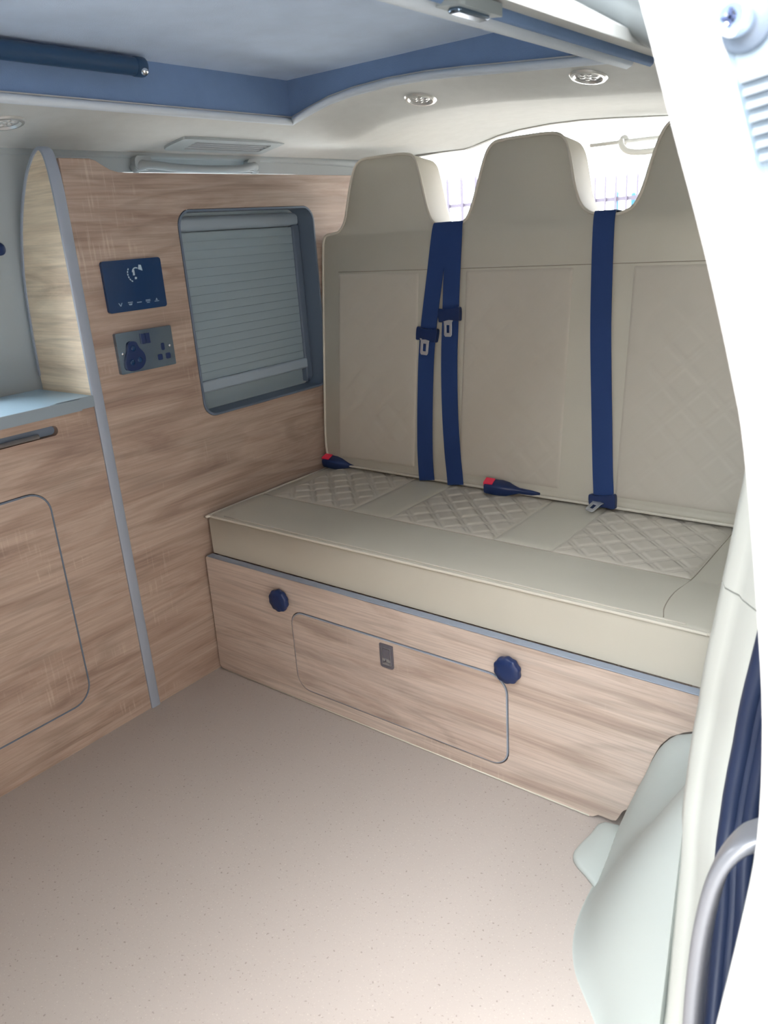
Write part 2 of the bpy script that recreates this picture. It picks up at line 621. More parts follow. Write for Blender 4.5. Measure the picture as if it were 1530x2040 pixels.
# dark blue band between the near rim and the side lining
v, f = tube([(0.936, y, roof_z(0.936, 0) - 0.001) for y in yy], 0.013, 8, flat=0.6)
obj('rim_band', v, f, 'poptop_side', ceil, smooth=True)

# ================================================================== pale wheel-arch trim, pillar and seal
ARCH = [(0.0, 0.0), (0.05, 0.076), (0.10, 0.160), (0.142, 0.237), (0.170, 0.280), (0.189, 0.318), (0.205, 0.362), (0.218, 0.410), (0.230, 0.470), (0.240, 0.58), (0.247, 0.74), (0.252, 0.90), (0.255, 1.0)]
FOOT = [(-0.58, 1.30), (-0.50, 1.285), (-0.46, 1.268), (-0.42, 1.243), (-0.376, 1.207), (-0.345, 1.176), (-0.319, 1.152), (-0.285, 1.132), (-0.245, 1.118), (-0.20, 1.110), (-0.152, 1.106), (-0.10, 1.098), (-0.05, 1.092), (-0.001, 1.087)]
AZ = [(-0.58, 0.004), (-0.50, 0.010), (-0.46, 0.028), (-0.42, 0.078), (-0.376, 0.138), (-0.33, 0.215), (-0.285, 0.290), (-0.245, 0.335), (-0.20, 0.345), (-0.152, 0.31), (-0.10, 0.28), (-0.05, 0.265), (-0.001, 0.262)]
AX = [(-0.58, 1.31), (-0.46, 1.310), (-0.42, 1.302), (-0.33, 1.285), (-0.27, 1.274), (-0.2, 1.274), (-0.10, 1.282), (0.0, 1.285)]
S = []
fy = smooth_open([(y, b, 0) for y, b in FOOT], 3)
for p in fy:
    y, b_ = p.x, p.y
    zc, xc = interp(AZ, y), max(interp(AX, y), b_ + 0.002)
    sec = [(b_ - 0.004, y, 0.0)]
    for k in range(len(ARCH)):
        z, t = ARCH[k]
        m = min(1.0, max(0.0, (-0.02 - y) / 0.06))
        q = z / 0.255
        t = t * (1 - m) + m * (0.92 * q + 0.08 * q * q)
        sec.append((b_ + (xc - b_) * t, y, z * zc / 0.255 + 0.002))
    sec += [(xc + 0.004, y, max(zc - 0.03, 0.0)), (xc + 0.03, y, -0.03), (b_, y, -0.03)]
    S.append(sec)
v, f = loft(S)
arch = struct(obj('trim_1', v, f, 'pale_trim', smooth=True))
arch.data.set_sharp_from_angle(angle=math.radians(50))
# low moulded foot beside it, over the seat rail
out = smooth_closed([(1.062, -0.004), (1.052, -0.05), (1.046, -0.098), (1.056, -0.122), (1.085, -0.140), (1.118, -0.156), (1.150, -0.12), (1.15, -0.06), (1.14, -0.004)], 3)
c = Vector((1.11, -0.07))
S = [[(c.x + (u - c.x) * k, c.y + (q - c.y) * k, z) for u, q in out] for k, z in ((1.0, 0.0), (1.0, 0.004), (0.97, 0.008), (0.90, 0.0105), (0.5, 0.0115))]
v, f = loft(S)
obj('foot_moulding', v, f, 'pale_trim', arch, smooth=True)

PILLAR = [(1.312, -0.04), (1.308, 0.03), (1.297, 0.11), (1.286, 0.18), (1.275, 0.255), (1.261, 0.35), (1.264, 0.483), (1.276, 0.60), (1.287, 0.705), (1.296, 0.80), (1.300, 0.90),
          (1.290, 1.00), (1.256, 1.10), (1.222, 1.155), (1.180, 1.205), (1.136, 1.236), (1.088, 1.262), (1.02, 1.292), (0.95, 1.315)]
SWEEP = [(-0.04, -0.34), (0.03, -0.24), (0.11, -0.17), (0.18, -0.125), (0.255, -0.078), (0.35, -0.025), (0.45, 0.0), (2.0, 0.0)]   # the pillar foot curves forward round the arch
pil = smooth_open([(x, z, 0) for x, z in PILLAR], 4)
SECT = [(0.004, -0.150), (0.0, -0.195), (0.003, -0.215), (0.011, -0.232), (0.024, -0.239), (0.030, -0.241), (0.036, -0.250), (0.050, -0.262), (0.062, -0.272), (0.078, -0.272), (0.088, -0.262), (0.088, -0.150)]
def frame(k):
    t = (pil[min(k + 1, len(pil) - 1)] - pil[max(k - 1, 0)]).normalized()
    return pil[k], Vector((t.y, -t.x, 0))
def psec(k):
    p, n = frame(k)
    dy = interp(SWEEP, p.y)
    return [(p.x + n.x * o, y + dy, p.y + n.y * o) for o, y in SECT]
cut = min(range(len(pil)), key=lambda k: abs(pil[k].y - 0.632))
v, f = loft([psec(k) for k in range(0, cut + 1)])
lowp = struct(obj('trim_2', v, f, 'column_trim', smooth=True))
lowp.data.set_sharp_from_angle(angle=math.radians(50))
p0 = psec(cut)
up = [[(x, y, z + 0.0025) for x, y, z in p0]] + [psec(k) for k in range(cut + 1, len(pil))]
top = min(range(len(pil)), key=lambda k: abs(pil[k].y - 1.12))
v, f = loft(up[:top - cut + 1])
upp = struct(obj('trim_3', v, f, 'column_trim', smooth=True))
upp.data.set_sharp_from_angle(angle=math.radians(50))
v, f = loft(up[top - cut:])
struct(obj('trim_5', v, f, 'shaded_header', smooth=True)).data.set_sharp_from_angle(angle=math.radians(50))
def poff(o, y):
    P = []
    for k in range(len(pil)):
        p, n = frame(k)
        P.append((p.x + n.x * o, y + interp(SWEEP, p.y), p.y + n.y * o))
    return P
seal = thing('door_seal', 'dark navy ribbed rubber seal running down the pale door pillar', 'seal', (1.32, -0.275, -0.2))
for o_, y_, r_, nm in ((0.073, -0.272, 0.0115, 'seal_rib'), (0.096, -0.272, 0.0105, 'seal_rib'), (0.084, -0.266, 0.013, 'seal_core')):
    v, f = tube(poff(o_, y_), r_, 10)
    obj(nm, v, f, 'rubber', seal, smooth=True)

# ================================================================== side lining panel with the blind window
lining = thing('side_lining_panel', 'pale oak lining panel around the blinded window left of the seat', 'panel', (0, 0.3, 0))
OPEN = rrect(0.071, 0.655, 0.524, 1.129, (0.038, 0.038, 0.038, 0.038))
outl = [(-0.1935, 0.0), (1.10, 0.0), (1.10, 1.204), (-0.040, 1.204), (-0.062, 1.205), (-0.080, 1.209), (-0.100, 1.219), (-0.112, 1.226), (-0.126, 1.2295), (-0.1935, 1.2295)]
v, f = slab(outl, PX, -0.018, 0.0, [OPEN])
obj('board', v, f, 'wood_y', lining, bevel=0.0012)
# window opening edging: a lining sleeve with a rounded lip
IN = rrect(0.0765, 0.6605, 0.5185, 1.1235, 0.034)
v, f = slab(rrect(0.0715, 0.6555, 0.5235, 1.1285, 0.0375), PX, -0.060, 0.0025, [IN])
obj('opening_edging', v, f, 'edge_dark', lining, bevel=0.002)

blind = thing('roller_blind', 'grey-blue slatted roller blind drawn down inside the side window', 'blind', (-0.055, 0.3, 0.66))
B0, B1 = 0.080, 0.515
v, f = slab(rrect(-0.075, 1.082, -0.050, 1.116, 0.012), lambda u, q, w: (u, w, q), B0, B1)
obj('cassette', v, f, 'blindbar', blind, bevel=0.001)
pitch = 0.0205
z = 1.080
ref = None
while z - pitch > 0.715:
    prof = [(-0.062, z - pitch + 0.0002), (-0.0554, z - pitch + 0.0002), (-0.0549, z - pitch + 0.0012), (-0.0546, z - pitch / 2), (-0.0549, z - 0.0012), (-0.0554, z - 0.0002), (-0.062, z - 0.0002)]
    if ref is None:
        v, f = loft([[(x, y, q) for x, q in prof] for y in (B0, 0.492)])
        ref = obj('slat', v, f, 'blind', blind, smooth=True)
        ref.data.set_sharp_from_angle(angle=math.radians(60))
        z0 = z
    else:
        o = ref.copy()
        COL.objects.link(o)
        o.parent = blind
        o.location = (0, 0, z - z0)
    z -= pitch
v, f = slab(rrect(-0.068, z - 0.028, -0.046, z, 0.006), lambda u, q, w: (u, w, q), B0, 0.495)
obj('bottom_bar', v, f, 'blindbar', blind, bevel=0.001)
v, f = box((-0.075, 0.492, 0.664), (-0.048, 0.5165, 1.084))
obj('side_rail', v, f, 'edge_dark', blind, bevel=0.003)
v, f = box((-0.078, 0.070, 0.655), (-0.066, 0.525, 1.130))
obj('backing', v, f, 'blind', blind)

# ------------------------------------------------------------------ divider panel with its grey edge
div = thing('divider_panel', 'tall oak divider board with curved top and grey front edge', 'panel', (0, -0.206, 0))
front = [(0.0, 0.0), (0.0, 1.10), (-0.0015, 1.17), (-0.006, 1.215), (-0.014, 1.240)]
back = [(-0.026, 1.248), (-0.040, 1.244), (-0.058, 1.232), (-0.088, 1.203), (-0.118, 1.160), (-0.143, 1.112), (-0.162, 1.060), (-0.178, 1.0), (-0.188, 0.92), (-0.196, 0.80), (-0.197, 0.74), (-0.21, 0.70), (-0.21, 0.0)]
fr = smooth_open([(a, b_, 0) for a, b_ in front[1:] + back[:10]], 4)
poly = [(0.0, 0.0)] + [(p.x, p.y) for p in fr] + [(-0.197, 0.74), (-0.21, 0.70), (-0.21, 0.0)]
v, f = slab(poly, PY, -0.2155, -0.1965)
obj('board', v, f, 'wood_div', div)
# grey edging strip: up the front edge and over the curved top
line = [Vector((0, 0, 0)), Vector((0, 0.4, 0)), Vector((0, 0.8, 0))] + fr[:]
S = []
for k, p in enumerate(line):
    t = (line[min(k + 1, len(line) - 1)] - line[max(k - 1, 0)]).normalized()
    n = Vector((t.y, -t.x, 0))
    a, b_ = p - n * 0.003, p + n * 0.004
    a2 = p + n * 0.0025
    S.append([(a.x, -0.2185, a.y), (a2.x, -0.2185, a2.y), (b_.x, -0.2155, b_.y), (b_.x, -0.1975, b_.y), (a2.x, -0.1945, a2.y), (a.x, -0.1945, a.y)])
v, f = loft(S)
obj('edge_strip', v, f, 'edge', div, smooth=True).data.set_sharp_from_angle(angle=math.radians(40))

# ------------------------------------------------------------------ control panel and socket on the lining
cp = thing('control_panel', 'navy glossy touch control panel with a drawn silvery reflection above the socket', 'control panel', (0.002, -0.071, 0.93))
v, f = slab(rrect(-0.146, 0.928, 0.004, 1.033, 0.006), PX, 0.0, 0.007)
obj('glass_front', v, f, 'screen', cp, bevel=0.0015)
def mark(polys, nm, material, par, x0, x1):
    parts = [slab(p, PX, x0, x1) for p in polys]
    v, f = join(*parts)
    return obj(nm, v, f, material, par)
yc = [-0.116, -0.091, -0.068, -0.045, -0.022]
icons = [
    [[(-0.005, 0.003), (-0.003, 0.003), (0, -0.002), (0.003, 0.003), (0.005, 0.003), (0.001, -0.004), (-0.001, -0.004)]],
    [[(-0.006, 0.001), (0.006, 0.001), (0.006, 0.003), (-0.006, 0.003)], [(-0.003, -0.004), (0.003, -0.004), (0.005, -0.0005), (-0.005, -0.0005)]],
    [[(-0.006, -0.001), (0.006, -0.001), (0.006, 0.001), (-0.006, 0.001)]],
    [[(-0.006, 0.002), (0.006, 0.002), (0.006, 0.0035), (-0.006, 0.0035)], [(-0.006, -0.0005), (0.006, -0.0005), (0.006, 0.001), (-0.006, 0.001)], [(-0.004, -0.0035), (0.004, -0.0035), (0.004, -0.002), (-0.004, -0.002)]],
    [[(-0.006, -0.003), (0.006, -0.003), (0.006, -0.0015), (-0.006, -0.0015)], [(-0.003, 0.0), (0.003, 0.0), (0, 0.0045)]],
]
for y0, ic in zip(yc, icons):
    mark([[(y0 + a, 0.944 + b_) for a, b_ in q] for q in ic], 'icon', 'marks', cp, 0.0068, 0.0073)
def arc(cy, cz, r0, r1, a0, a1, n=10):
    A = [math.radians(a0 + (a1 - a0) * k / n) for k in range(n + 1)]
    return [(cy + r1 * math.cos(a), cz + r1 * math.sin(a)) for a in A] + [(cy + r0 * math.cos(a), cz + r0 * math.sin(a)) for a in reversed(A)]
em = [arc(-0.068, 1.004, 0.0165, 0.019, a, a + 13, 3) for a in range(142, 250, 18)]
em += [arc(-0.064, 1.006, 0.008, 0.0105, 60, 175), [(-0.058, 1.012), (-0.047, 1.008), (-0.049, 1.020), (-0.055, 1.021)], [(-0.070, 0.992), (-0.065, 0.992), (-0.064, 0.996), (-0.069, 0.997)],
       [(-0.073, 1.000), (-0.068, 1.000), (-0.068, 1.012), (-0.072, 1.010)]]
mark(em, 'drawn_reflection', 'reflection_silver', cp, 0.0068, 0.0073)  # silvery reflection in the glass, drawn as thin raised marks

sk = thing('power_socket', 'dark chrome double power socket below the control panel', 'socket', (0.004, -0.07, 0.80))
S0, S1, Z0, Z1 = -0.144, 0.003, 0.799, 0.886
v, f = slab(rrect(S0, Z0, S1, Z1, 0.003), PX, 0.0, 0.009)
obj('plate', v, f, 'nickel', sk, bevel=0.003, seg=3)
def pins(y0, z0, nm='pin_hole'):
    for (a, b_, w, h) in ((0.0, 0.011, 0.0045, 0.008), (-0.011, -0.011, 0.0065, 0.0065), (0.011, -0.011, 0.0065, 0.0065)):
        v, f = slab(rrect(y0 + a - w, z0 + b_ - h, y0 + a + w, z0 + b_ + h, 0.003, 4), PX, 0.0085, 0.0094)
        obj(nm, v, f, 'navy', sk)
pins(-0.027, 0.832)
# dark pear-shaped piece over the left outlet
pear = smooth_closed([(-0.128, 0.806), (-0.108, 0.803), (-0.090, 0.808), (-0.080, 0.822), (-0.082, 0.838), (-0.092, 0.850), (-0.097, 0.862), (-0.108, 0.866), (-0.118, 0.861), (-0.122, 0.846), (-0.128, 0.834), (-0.132, 0.818)], 3)
v, f = slab(pear, PX, 0.008, 0.014)
pl = obj('dark_pear', v, f, 'navy', sk, bevel=0.002)
for (a, b_) in ((-0.116, 0.822), (-0.096, 0.824), (-0.108, 0.851)):
    v, f = lathe([(0.0005, 0.0), (0.0065, 0.0), (0.0065, 0.0012), (0.004, 0.0022), (0.0005, 0.0024)], (0.0138, a, b_), (1, 0, 0), 14)
    obj('boss', v, f, 'screen', pl, smooth=True)
for (a, b_) in ((-0.133, 0.8425), (-0.008, 0.8425)):
    v, f = lathe([(0.0005, 0), (0.0032, 0), (0.0032, 0.001), (0.0018, 0.0019), (0.0005, 0.002)], (0.009, a, b_), (1, 0, 0), 14)
    obj('screw', v, f, 'chrome', sk, smooth=True)
for a in (-0.077, -0.065):
    v, f = slab(rrect(a - 0.005, 0.856, a + 0.005, 0.878, 0.001, 3), PX, 0.0085, 0.0125)
    obj('switch', v, f, 'navy', sk, bevel=0.001)

# ------------------------------------------------------------------ kitchen cabinet and worktop
kit = thing('kitchen_cabinet', 'oak kitchen cabinet with inset round-cornered door under the grey worktop', 'cabinet', (-0.1, -0.75, 0))
KY0, KY1 = -1.40, -0.2185
DOOR = rrect(-0.93, 0.103, -0.3575, 0.604, 0.048)
SLOT = rrect(-0.75, 0.705, -0.309, 0.726, 0.0104)
v, f = slab([(KY0, 0.0), (KY1, 0.0), (KY1, 0.7455), (KY0, 0.7455)], PX, -0.018, -0.001, [DOOR, SLOT])
obj('front_board', v, f, 'wood_y', kit)
v, f = join(box((-0.205, KY0, 0.0), (-0.19, KY1, 0.7455)), box((-0.19, KY0, 0.0), (-0.018, KY0 + 0.018, 0.7455)), box((-0.19, KY0, 0.02), (-0.018, KY1, 0.035)),
            box((-0.19, KY0, 0.690), (-0.03, KY1, 0.7)))
obj('carcass', v, f, 'wood_y', kit)
v, f = slab(rrect(-0.9255, 0.1075, -0.362, 0.5995, 0.0435), PX, -0.017, 0.0)
dr = obj('door', v, f, 'wood_y', kit)
v, f = slab(rrect(-0.9288, 0.1042, -0.3587, 0.6028, 0.0468), PX, -0.016, 0.0012, [rrect(-0.9255, 0.1075, -0.362, 0.5995, 0.0435)])
obj('door_edging', v, f, 'edge_dark', dr)
v, f = slab(rrect(-0.748, 0.7065, -0.3105, 0.7245, 0.009), PX, -0.030, -0.012)
obj('handle_recess', v, f, 'edge_dark', kit)
v, f = tube([(-0.002, -0.72, 0.7115), (-0.002, -0.352, 0.7115)], 0.0045, 10)
obj('pull_bar', v, f, 'steel', kit, smooth=True)

wt = thing('worktop', 'grey worktop with stepped front edge on the kitchen cabinet', 'worktop', (-0.1, -0.75, 0.746))
edge = smooth_open([(0.0035, KY1 - 0.001, 0), (0.0035, -0.295, 0), (0.006, -0.306, 0), (0.013, -0.322, 0), (0.016, -0.335, 0), (0.016, KY0, 0)], 4)
pe = [(p.x, p.y) for p in edge]
v, f = slab(pe + [(-0.205, KY0), (-0.205, KY1 - 0.001)], PZ, 0.7465, 0.7690)
obj('top', v, f, 'worktop', wt)
S = [[(x - 0.001, y, 0.7462), (x + 0.0025, y, 0.7462), (x + 0.0025, y, 0.7696), (x - 0.001, y, 0.7696)] for x, y in pe]
v, f = loft(S)
obj('front_edging', v, f, 'worktop_edge', wt)
# dark round catch on the van wall behind the worktop
kx = wall_x(1.07)
v, f = lathe([(0.0005, 0), (0.013, 0), (0.013, 0.008), (0.010, 0.011), (0.0005, 0.012)], (kx, -0.252, 1.071), (1, 0, 0.05), 20)
tag(obj('wall_catch', v, f, 'navy', origin=(kx, -0.252, 1.058), smooth=True), 'round dark navy catch on the grey wall above the worktop', 'catch')

# ================================================================== seat base
bench = thing('bench_seat', 'beige leather three-seat bench with tall headrests on an oak box', 'seat', (0.6, 0.25, 0))
HAT = rrect(0.290, 0.036, 0.862, 0.246, 0.040)
po = [(0.004, 0.012), (0.012, 0.002), (1.028, 0.002), (1.036, 0.003), (1.041, 0.007), (1.047, 0.012), (1.074, 0.012), (1.081, 0.015), (1.086, 0.025), (1.091, 0.038), (1.096, 0.045), (1.106, 0.052),
      (1.134, 0.150), (1.141, 0.175), (1.152, 0.205), (1.168, 0.229), (1.190, 0.246), (1.222, 0.262), (1.222, 0.322), (0.016, 0.322), (0.012, 0.318)]
v, f = slab(po, PY, 0.0, 0.018, [HAT])
base = obj('seat_base', v, f, 'wood_x', bench)
v, f = slab(rrect(0.295, 0.041, 0.857, 0.241, 0.035), PY, -0.002, 0.016)
ht = obj('hatch', v, f, 'wood_door', base, bevel=0.0008)
v, f = slab(rrect(0.2925, 0.0385, 0.8595, 0.2435, 0.0375), PY, -0.0005, 0.0165, [rrect(0.295, 0.041, 0.857, 0.241, 0.035)])
obj('hatch_edging', v, f, 'edge', base)
v, f = slab(rrect(0.555, 0.178, 0.590, 0.2345, (0.006, 0.006, 0.002, 0.002)), PY, -0.0045, -0.001)
lt = obj('lock_plate', v, f, 'latchgrey', base, bevel=0.0006)
v, f = slab(rrect(0.5615, 0.186, 0.5845, 0.227, 0.002), PY, -0.0058, -0.0042, [rrect(0.5625, 0.187, 0.5835, 0.226, 0.0015)])
obj('lock_frame', v, f, 'steel', base)
v, f = slab(rrect(0.5635, 0.202, 0.5825, 0.2245, 0.001), PY, -0.0062, -0.0044)
obj('lock_button', v, f, 'latchgrey', base, bevel=0.0005)
v, f = join(slab([(0.5635, 0.188), (0.5825, 0.188), (0.581, 0.191), (0.573, 0.1935), (0.565, 0.191)], PY, -0.0070, -0.0044), slab([(0.5635, 0.196), (0.568, 0.195), (0.571, 0.201), (0.5635, 0.2015)], PY, -0.0064, -0.0044),
            slab([(0.573, 0.1955), (0.5825, 0.1935), (0.5825, 0.1965), (0.578, 0.2015), (0.573, 0.2015)], PY, -0.0064, -0.0044))
obj('lock_tab', v, f, 'steel', base)
v, f = box((0.016, 0.0, 0.3205), (1.222, 0.019, 0.3235))
obj('top_edging', v, f, 'edge', base, bevel=0.0008)
v, f = tube([(0.012, 0.0, 0.0025), (1.03, 0.0, 0.0025)], 0.0016, 6)
obj('bottom_edging', v, f, 'piping', base, smooth=True)
v, f = box((0.02, 0.02, 0.0), (1.06, 0.50, 0.315))
obj('box_body', v, f, 'wood_x', base)
kn = None
for kx_, kz_ in ((0.271, 0.268), (0.868, 0.270)):
    if kn is None:
        v, f = lathe([(0.0005, 0.0), (0.018, 0.0), (0.020, 0.004), (0.0255, 0.006), (0.027, 0.010), (0.027, 0.016), (0.025, 0.0195), (0.012, 0.0205), (0.0005, 0.0205)], (kx_, 0.0, kz_), (0, -1, 0), 60, lobes=10, amp=0.035)
        kn = obj('knob', v, f, 'navy', base, smooth=True)
        kn.data.set_sharp_from_angle(angle=math.radians(60))
    else:
        o = kn.copy()
        COL.objects.link(o)
        o.parent = base
        o.location = (kx_ - 0.271, 0, kz_ - 0.268)

# ================================================================== seat cushion
def quilt(name, u0, u1, s0, s1, fn, parent, amp, bulge, step=0.0028, pitch=0.052, gap=0.0085):
    """stitched diamond panel: paired grooves along both diagonals; fn(u,s,h) -> xyz"""
    nu = max(8, int((u1 - u0) / step))
    ns = max(8, int((s1 - s0) / step))
    V, F = [], []
    c = math.sqrt(0.5)
    def line(d):
        d = abs((d / pitch + 0.5) % 1.0 - 0.5) * pitch      # distance to the line pair's centre
        e = abs(d - gap / 2)
        return math.exp(-(e / 0.0022) ** 2) + 0.55 * math.exp(-(d / 0.0075) ** 4)
    for i in range(nu + 1):
        for j in range(ns + 1):
            u = u0 + (u1 - u0) * i / nu
            s = s0 + (s1 - s0) * j / ns
            d = min(u - u0, u1 - u, s - s0, s1 - s)
            env = 1 - math.exp(-d / 0.006)
            a = ((u - u0) * c + (s - s0) * c)
            b_ = ((u - u0) * c - (s - s0) * c)
            q = min(1.3, line(a) + line(b_))
            h = bulge * env - 0.85 * amp * q * (1 - math.exp(-d / 0.012))
            V.append(fn(u, s, h - 0.0008 if d < 1e-6 else h))
    for i in range(nu):
        for j in range(ns):
            k = i * (ns + 1) + j
            F.append((k, k + ns + 1, k + ns + 2, k + 1))
    return obj(name, V, F, 'quilt', parent, smooth=True)

CX0, CX1, CYF, CYB, CZ0, CZ1 = 0.018, 1.222, 0.021, 0.560, 0.3245, 0.4265
# body lofted front to back so that front edge is crisp and slightly leaning
def csec(y, z1, zb):
    n = 36
    P = []
    r = 0.012
    for k in range(n + 1):
        x = CX0 + r + (CX1 - CX0 - 2 * r) * k / n
        P.append((x, y, z1))
    P += [(CX1 - r * 0.3, y, z1 - r * 0.3), (CX1, y, z1 - r), (CX1, y, zb), (CX0, y, zb), (CX0, y, z1 - r), (CX0 + r * 0.3, y, z1 - r * 0.3)]
    return P
S = [csec(CYF + 0.006, CZ0 + 0.06, CZ0)]
rows = [(CYF + 0.0005, CZ0 + 0.03)]
S = []
for y, z1 in ((CYF + 0.001, CZ1 - 0.006), (CYF + 0.004, CZ1 - 0.0015), (CYF + 0.012, CZ1 + 0.0005), (0.08, CZ1 + 0.003), (0.14, CZ1 + 0.003), (0.190, CZ1 + 0.0015), (0.2, CZ1), (0.21, CZ1), (0.35, CZ1), (CYB, CZ1)):
    S.append(csec(y, z1, CZ0))
v, f = loft(S)
cu = obj('seat_cushion', v, f, 'leather', bench, smooth=True)
cu.data.set_sharp_from_angle(angle=math.radians(50))
# piping round the front and left top edge
pp = [(CX1 - 0.002, 0.40, CZ1 - 0.003), (CX1 - 0.001, CYF + 0.03, CZ1 - 0.003), (CX1 - 0.012, CYF + 0.001, CZ1 - 0.003), (CX1 - 0.05, CYF - 0.0005, CZ1 - 0.003), (0.9, CYF - 0.001, CZ1 - 0.003), (0.6, CYF - 0.0012, CZ1 - 0.0028),
      (0.3, CYF - 0.001, CZ1 - 0.003), (CX0 + 0.05, CYF - 0.0005, CZ1 - 0.003), (CX0 + 0.012, CYF + 0.001, CZ1 - 0.003), (CX0 + 0.001, CYF + 0.03, CZ1 - 0.003), (CX0 + 0.001, 0.46, CZ1 - 0.003)]
v, f = tube(smooth_open(pp, 5), 0.0034, 8)
obj('piping', v, f, 'piping', cu, smooth=True)
pp2 = [(x, y + (0.010 if y < 0.03 else 0.0), z + 0.0036) for x, y, z in pp[3:8]]
v, f = tube(smooth_open(pp2, 4), 0.0016, 6)
obj('stitch_ridge', v, f, 'piping', cu, smooth=True)
PAN = [(0.062, 0.321), (0.441, 0.717), (0.852, 1.126)]
for a, b_ in PAN:
    quilt('quilted_panel', a, b_, 0.202, 0.505, lambda u, s, h: (u, s, CZ1 + h), cu, 0.0034, 0.0052)
# plain strips between the quilted ones, gently stuffed
def pad(name, outline_u, s0, s1, bulge, fn, parent, material='leather'):
    u0, u1 = outline_u
    nu, ns = 24, 40
    V, F = [], []
    for i in range(nu + 1):
        for j in range(ns + 1):
            u = u0 + (u1 - u0) * i / nu
            s = s0 + (s1 - s0) * j / ns
            d = min(u - u0, u1 - u, s - s0, s1 - s)
            V.append(fn(u, s, bulge * (1 - math.exp(-d / 0.007)) - (0.0008 if d < 1e-6 else 0)))
    for i in range(nu):
        for j in range(ns):
            k = i * (ns + 1) + j
            F.append((k, k + ns + 1, k + ns + 2, k + 1))
    return obj(name, V, F, material, parent, smooth=True)
for a, b_ in ((0.3225, 0.4395), (0.7185, 0.8505)):
    pad('plain_panel', (a, b_), 0.202, 0.505, 0.0042, lambda u, s, h: (u, s, CZ1 + h), cu)
def seamline(P, parent, r=0.0009):
    v, f = tube(smooth_open(P, 4), r, 5)
    return obj('seam', v, f, 'seam', parent, smooth=True)
seamline([(0.03, 0.2010, CZ1 + 0.0002), (0.3, 0.2010, CZ1 + 0.0002), (0.7, 0.2010, CZ1 + 0.0002), (1.126, 0.2010, CZ1 + 0.0002)], cu)
seamline([(1.128, 0.50, CZ1 + 0.0006), (1.128, 0.30, CZ1 + 0.0006), (1.127, 0.20, CZ1 + 0.0008), (1.120, 0.13, CZ1 + 0.003), (1.124, 0.07, CZ1 + 0.003), (1.134, 0.036, CZ1 + 0.001)], cu)

# ================================================================== backrest
BY = lambda z: 0.470 + 0.13 * (z - 0.45)
LEAN = math.atan(0.13)
NB = Vector((0, math.cos(LEAN), -math.sin(LEAN)))      # into the backrest
OUT = [(0.045, 0.440), (0.026, 0.452), (0.014, 0.49), (0.010, 0.60), (0.008, 0.75), (0.0065, 0.90), (0.0065, 1.00), (0.008, 1.034), (0.018, 1.052), (0.045, 1.056), (0.066, 1.062), (0.083, 1.085), (0.092, 1.125), (0.103, 1.175), (0.117, 1.212), (0.140, 1.2275), (0.18, 1.2295),
       (0.24, 1.2295), (0.282, 1.227), (0.305, 1.216), (0.319, 1.185), (0.332, 1.145), (0.345, 1.104), (0.360, 1.073), (0.380, 1.0595), (0.41, 1.0565), (0.435, 1.0575),
       (0.458, 1.069), (0.473, 1.10), (0.486, 1.145), (0.499, 1.190), (0.513, 1.218), (0.538, 1.2290), (0.60, 1.2305), (0.655, 1.2300), (0.687, 1.2240), (0.706, 1.201), (0.718, 1.160), (0.731, 1.112), (0.748, 1.078), (0.773, 1.0615), (0.81, 1.0565),
       (0.838, 1.0590), (0.862, 1.0720), (0.878, 1.108), (0.890, 1.155), (0.904, 1.197), (0.920, 1.219), (0.946, 1.2290), (1.0, 1.2305), (1.055, 1.2300), (1.087, 1.2240), (1.106, 1.201), (1.118, 1.160), (1.131, 1.112), (1.146, 1.078), (1.165, 1.0615), (1.192, 1.0535), (1.207, 1.038),
       (1.212, 1.00), (1.213, 0.75), (1.212, 0.49), (1.202, 0.452), (1.185, 0.440), (0.9, 0.438), (0.6, 0.437), (0.3, 0.438)]
OUTS = smooth_closed(OUT, 3)
def bfn(u, z, w):
    return (u, BY(z) + NB.y * w, z + NB.z * w)
# cushion with soft rounded back edges
c0 = Vector((0.607, 0.8))
def inset(P, d):
    N = len(P)
    out = []
    area = sum(P[i][0] * P[(i + 1) % N][1] - P[(i + 1) % N][0] * P[i][1] for i in range(N))
    s = 1 if area > 0 else -1
    for i in range(N):
        t = (Vector(P[(i + 1) % N]) - Vector(P[i - 1])).normalized()
        n = Vector((-t.y, t.x)) * s
        out.append((P[i][0] + n.x * d, P[i][1] + n.y * d))
    return out
rings = [(0.0035, 0.0), (0.0, 0.003), (0.0, 0.09), (0.004, 0.102), (0.012, 0.110)]
V, F = [], []
N = len(OUTS)
for d, w in rings:
    V += [bfn(u, q, w) for u, q in inset(OUTS, d)]
for k in range(len(rings) - 1):
    for i in range(N):
        j = (i + 1) % N
        F.append((k * N + i, k * N + j, (k + 1) * N + j, (k + 1) * N + i))
for k, (d, w) in ((0, rings[0]), (len(rings) - 1, rings[-1])):
    tri = tessellate_polygon([[Vector((u, q, 0)) for u, q in inset(OUTS, d)]])
    F += [tuple(k * N + i for i in t) for t in tri]
bk = obj('backrest', V, F, 'leather', bench, smooth=True)
bk.data.set_sharp_from_angle(angle=math.radians(45))
v, f = tube([bfn(u, q, -0.0005) for u, q in inset(OUTS, 0.001)], 0.0034, 8, closed=True)
obj('piping', v, f, 'piping', bk, smooth=True)
BP = [(0.062, 0.326), (0.462, 0.738), (0.872, 1.146)]
for a, b_ in BP:
    quilt('quilted_panel', a, b_, 0.462, 0.953, lambda u, s, h: bfn(u, s, -h), bk, 0.0008, 0.0035, step=0.0036, pitch=0.060)
seamline([bfn(0.062, 0.9575, -0.0003), bfn(0.4, 0.9570, -0.0003), bfn(0.8, 0.9575, -0.0003), bfn(1.206, 0.9580, -0.0003)], bk)

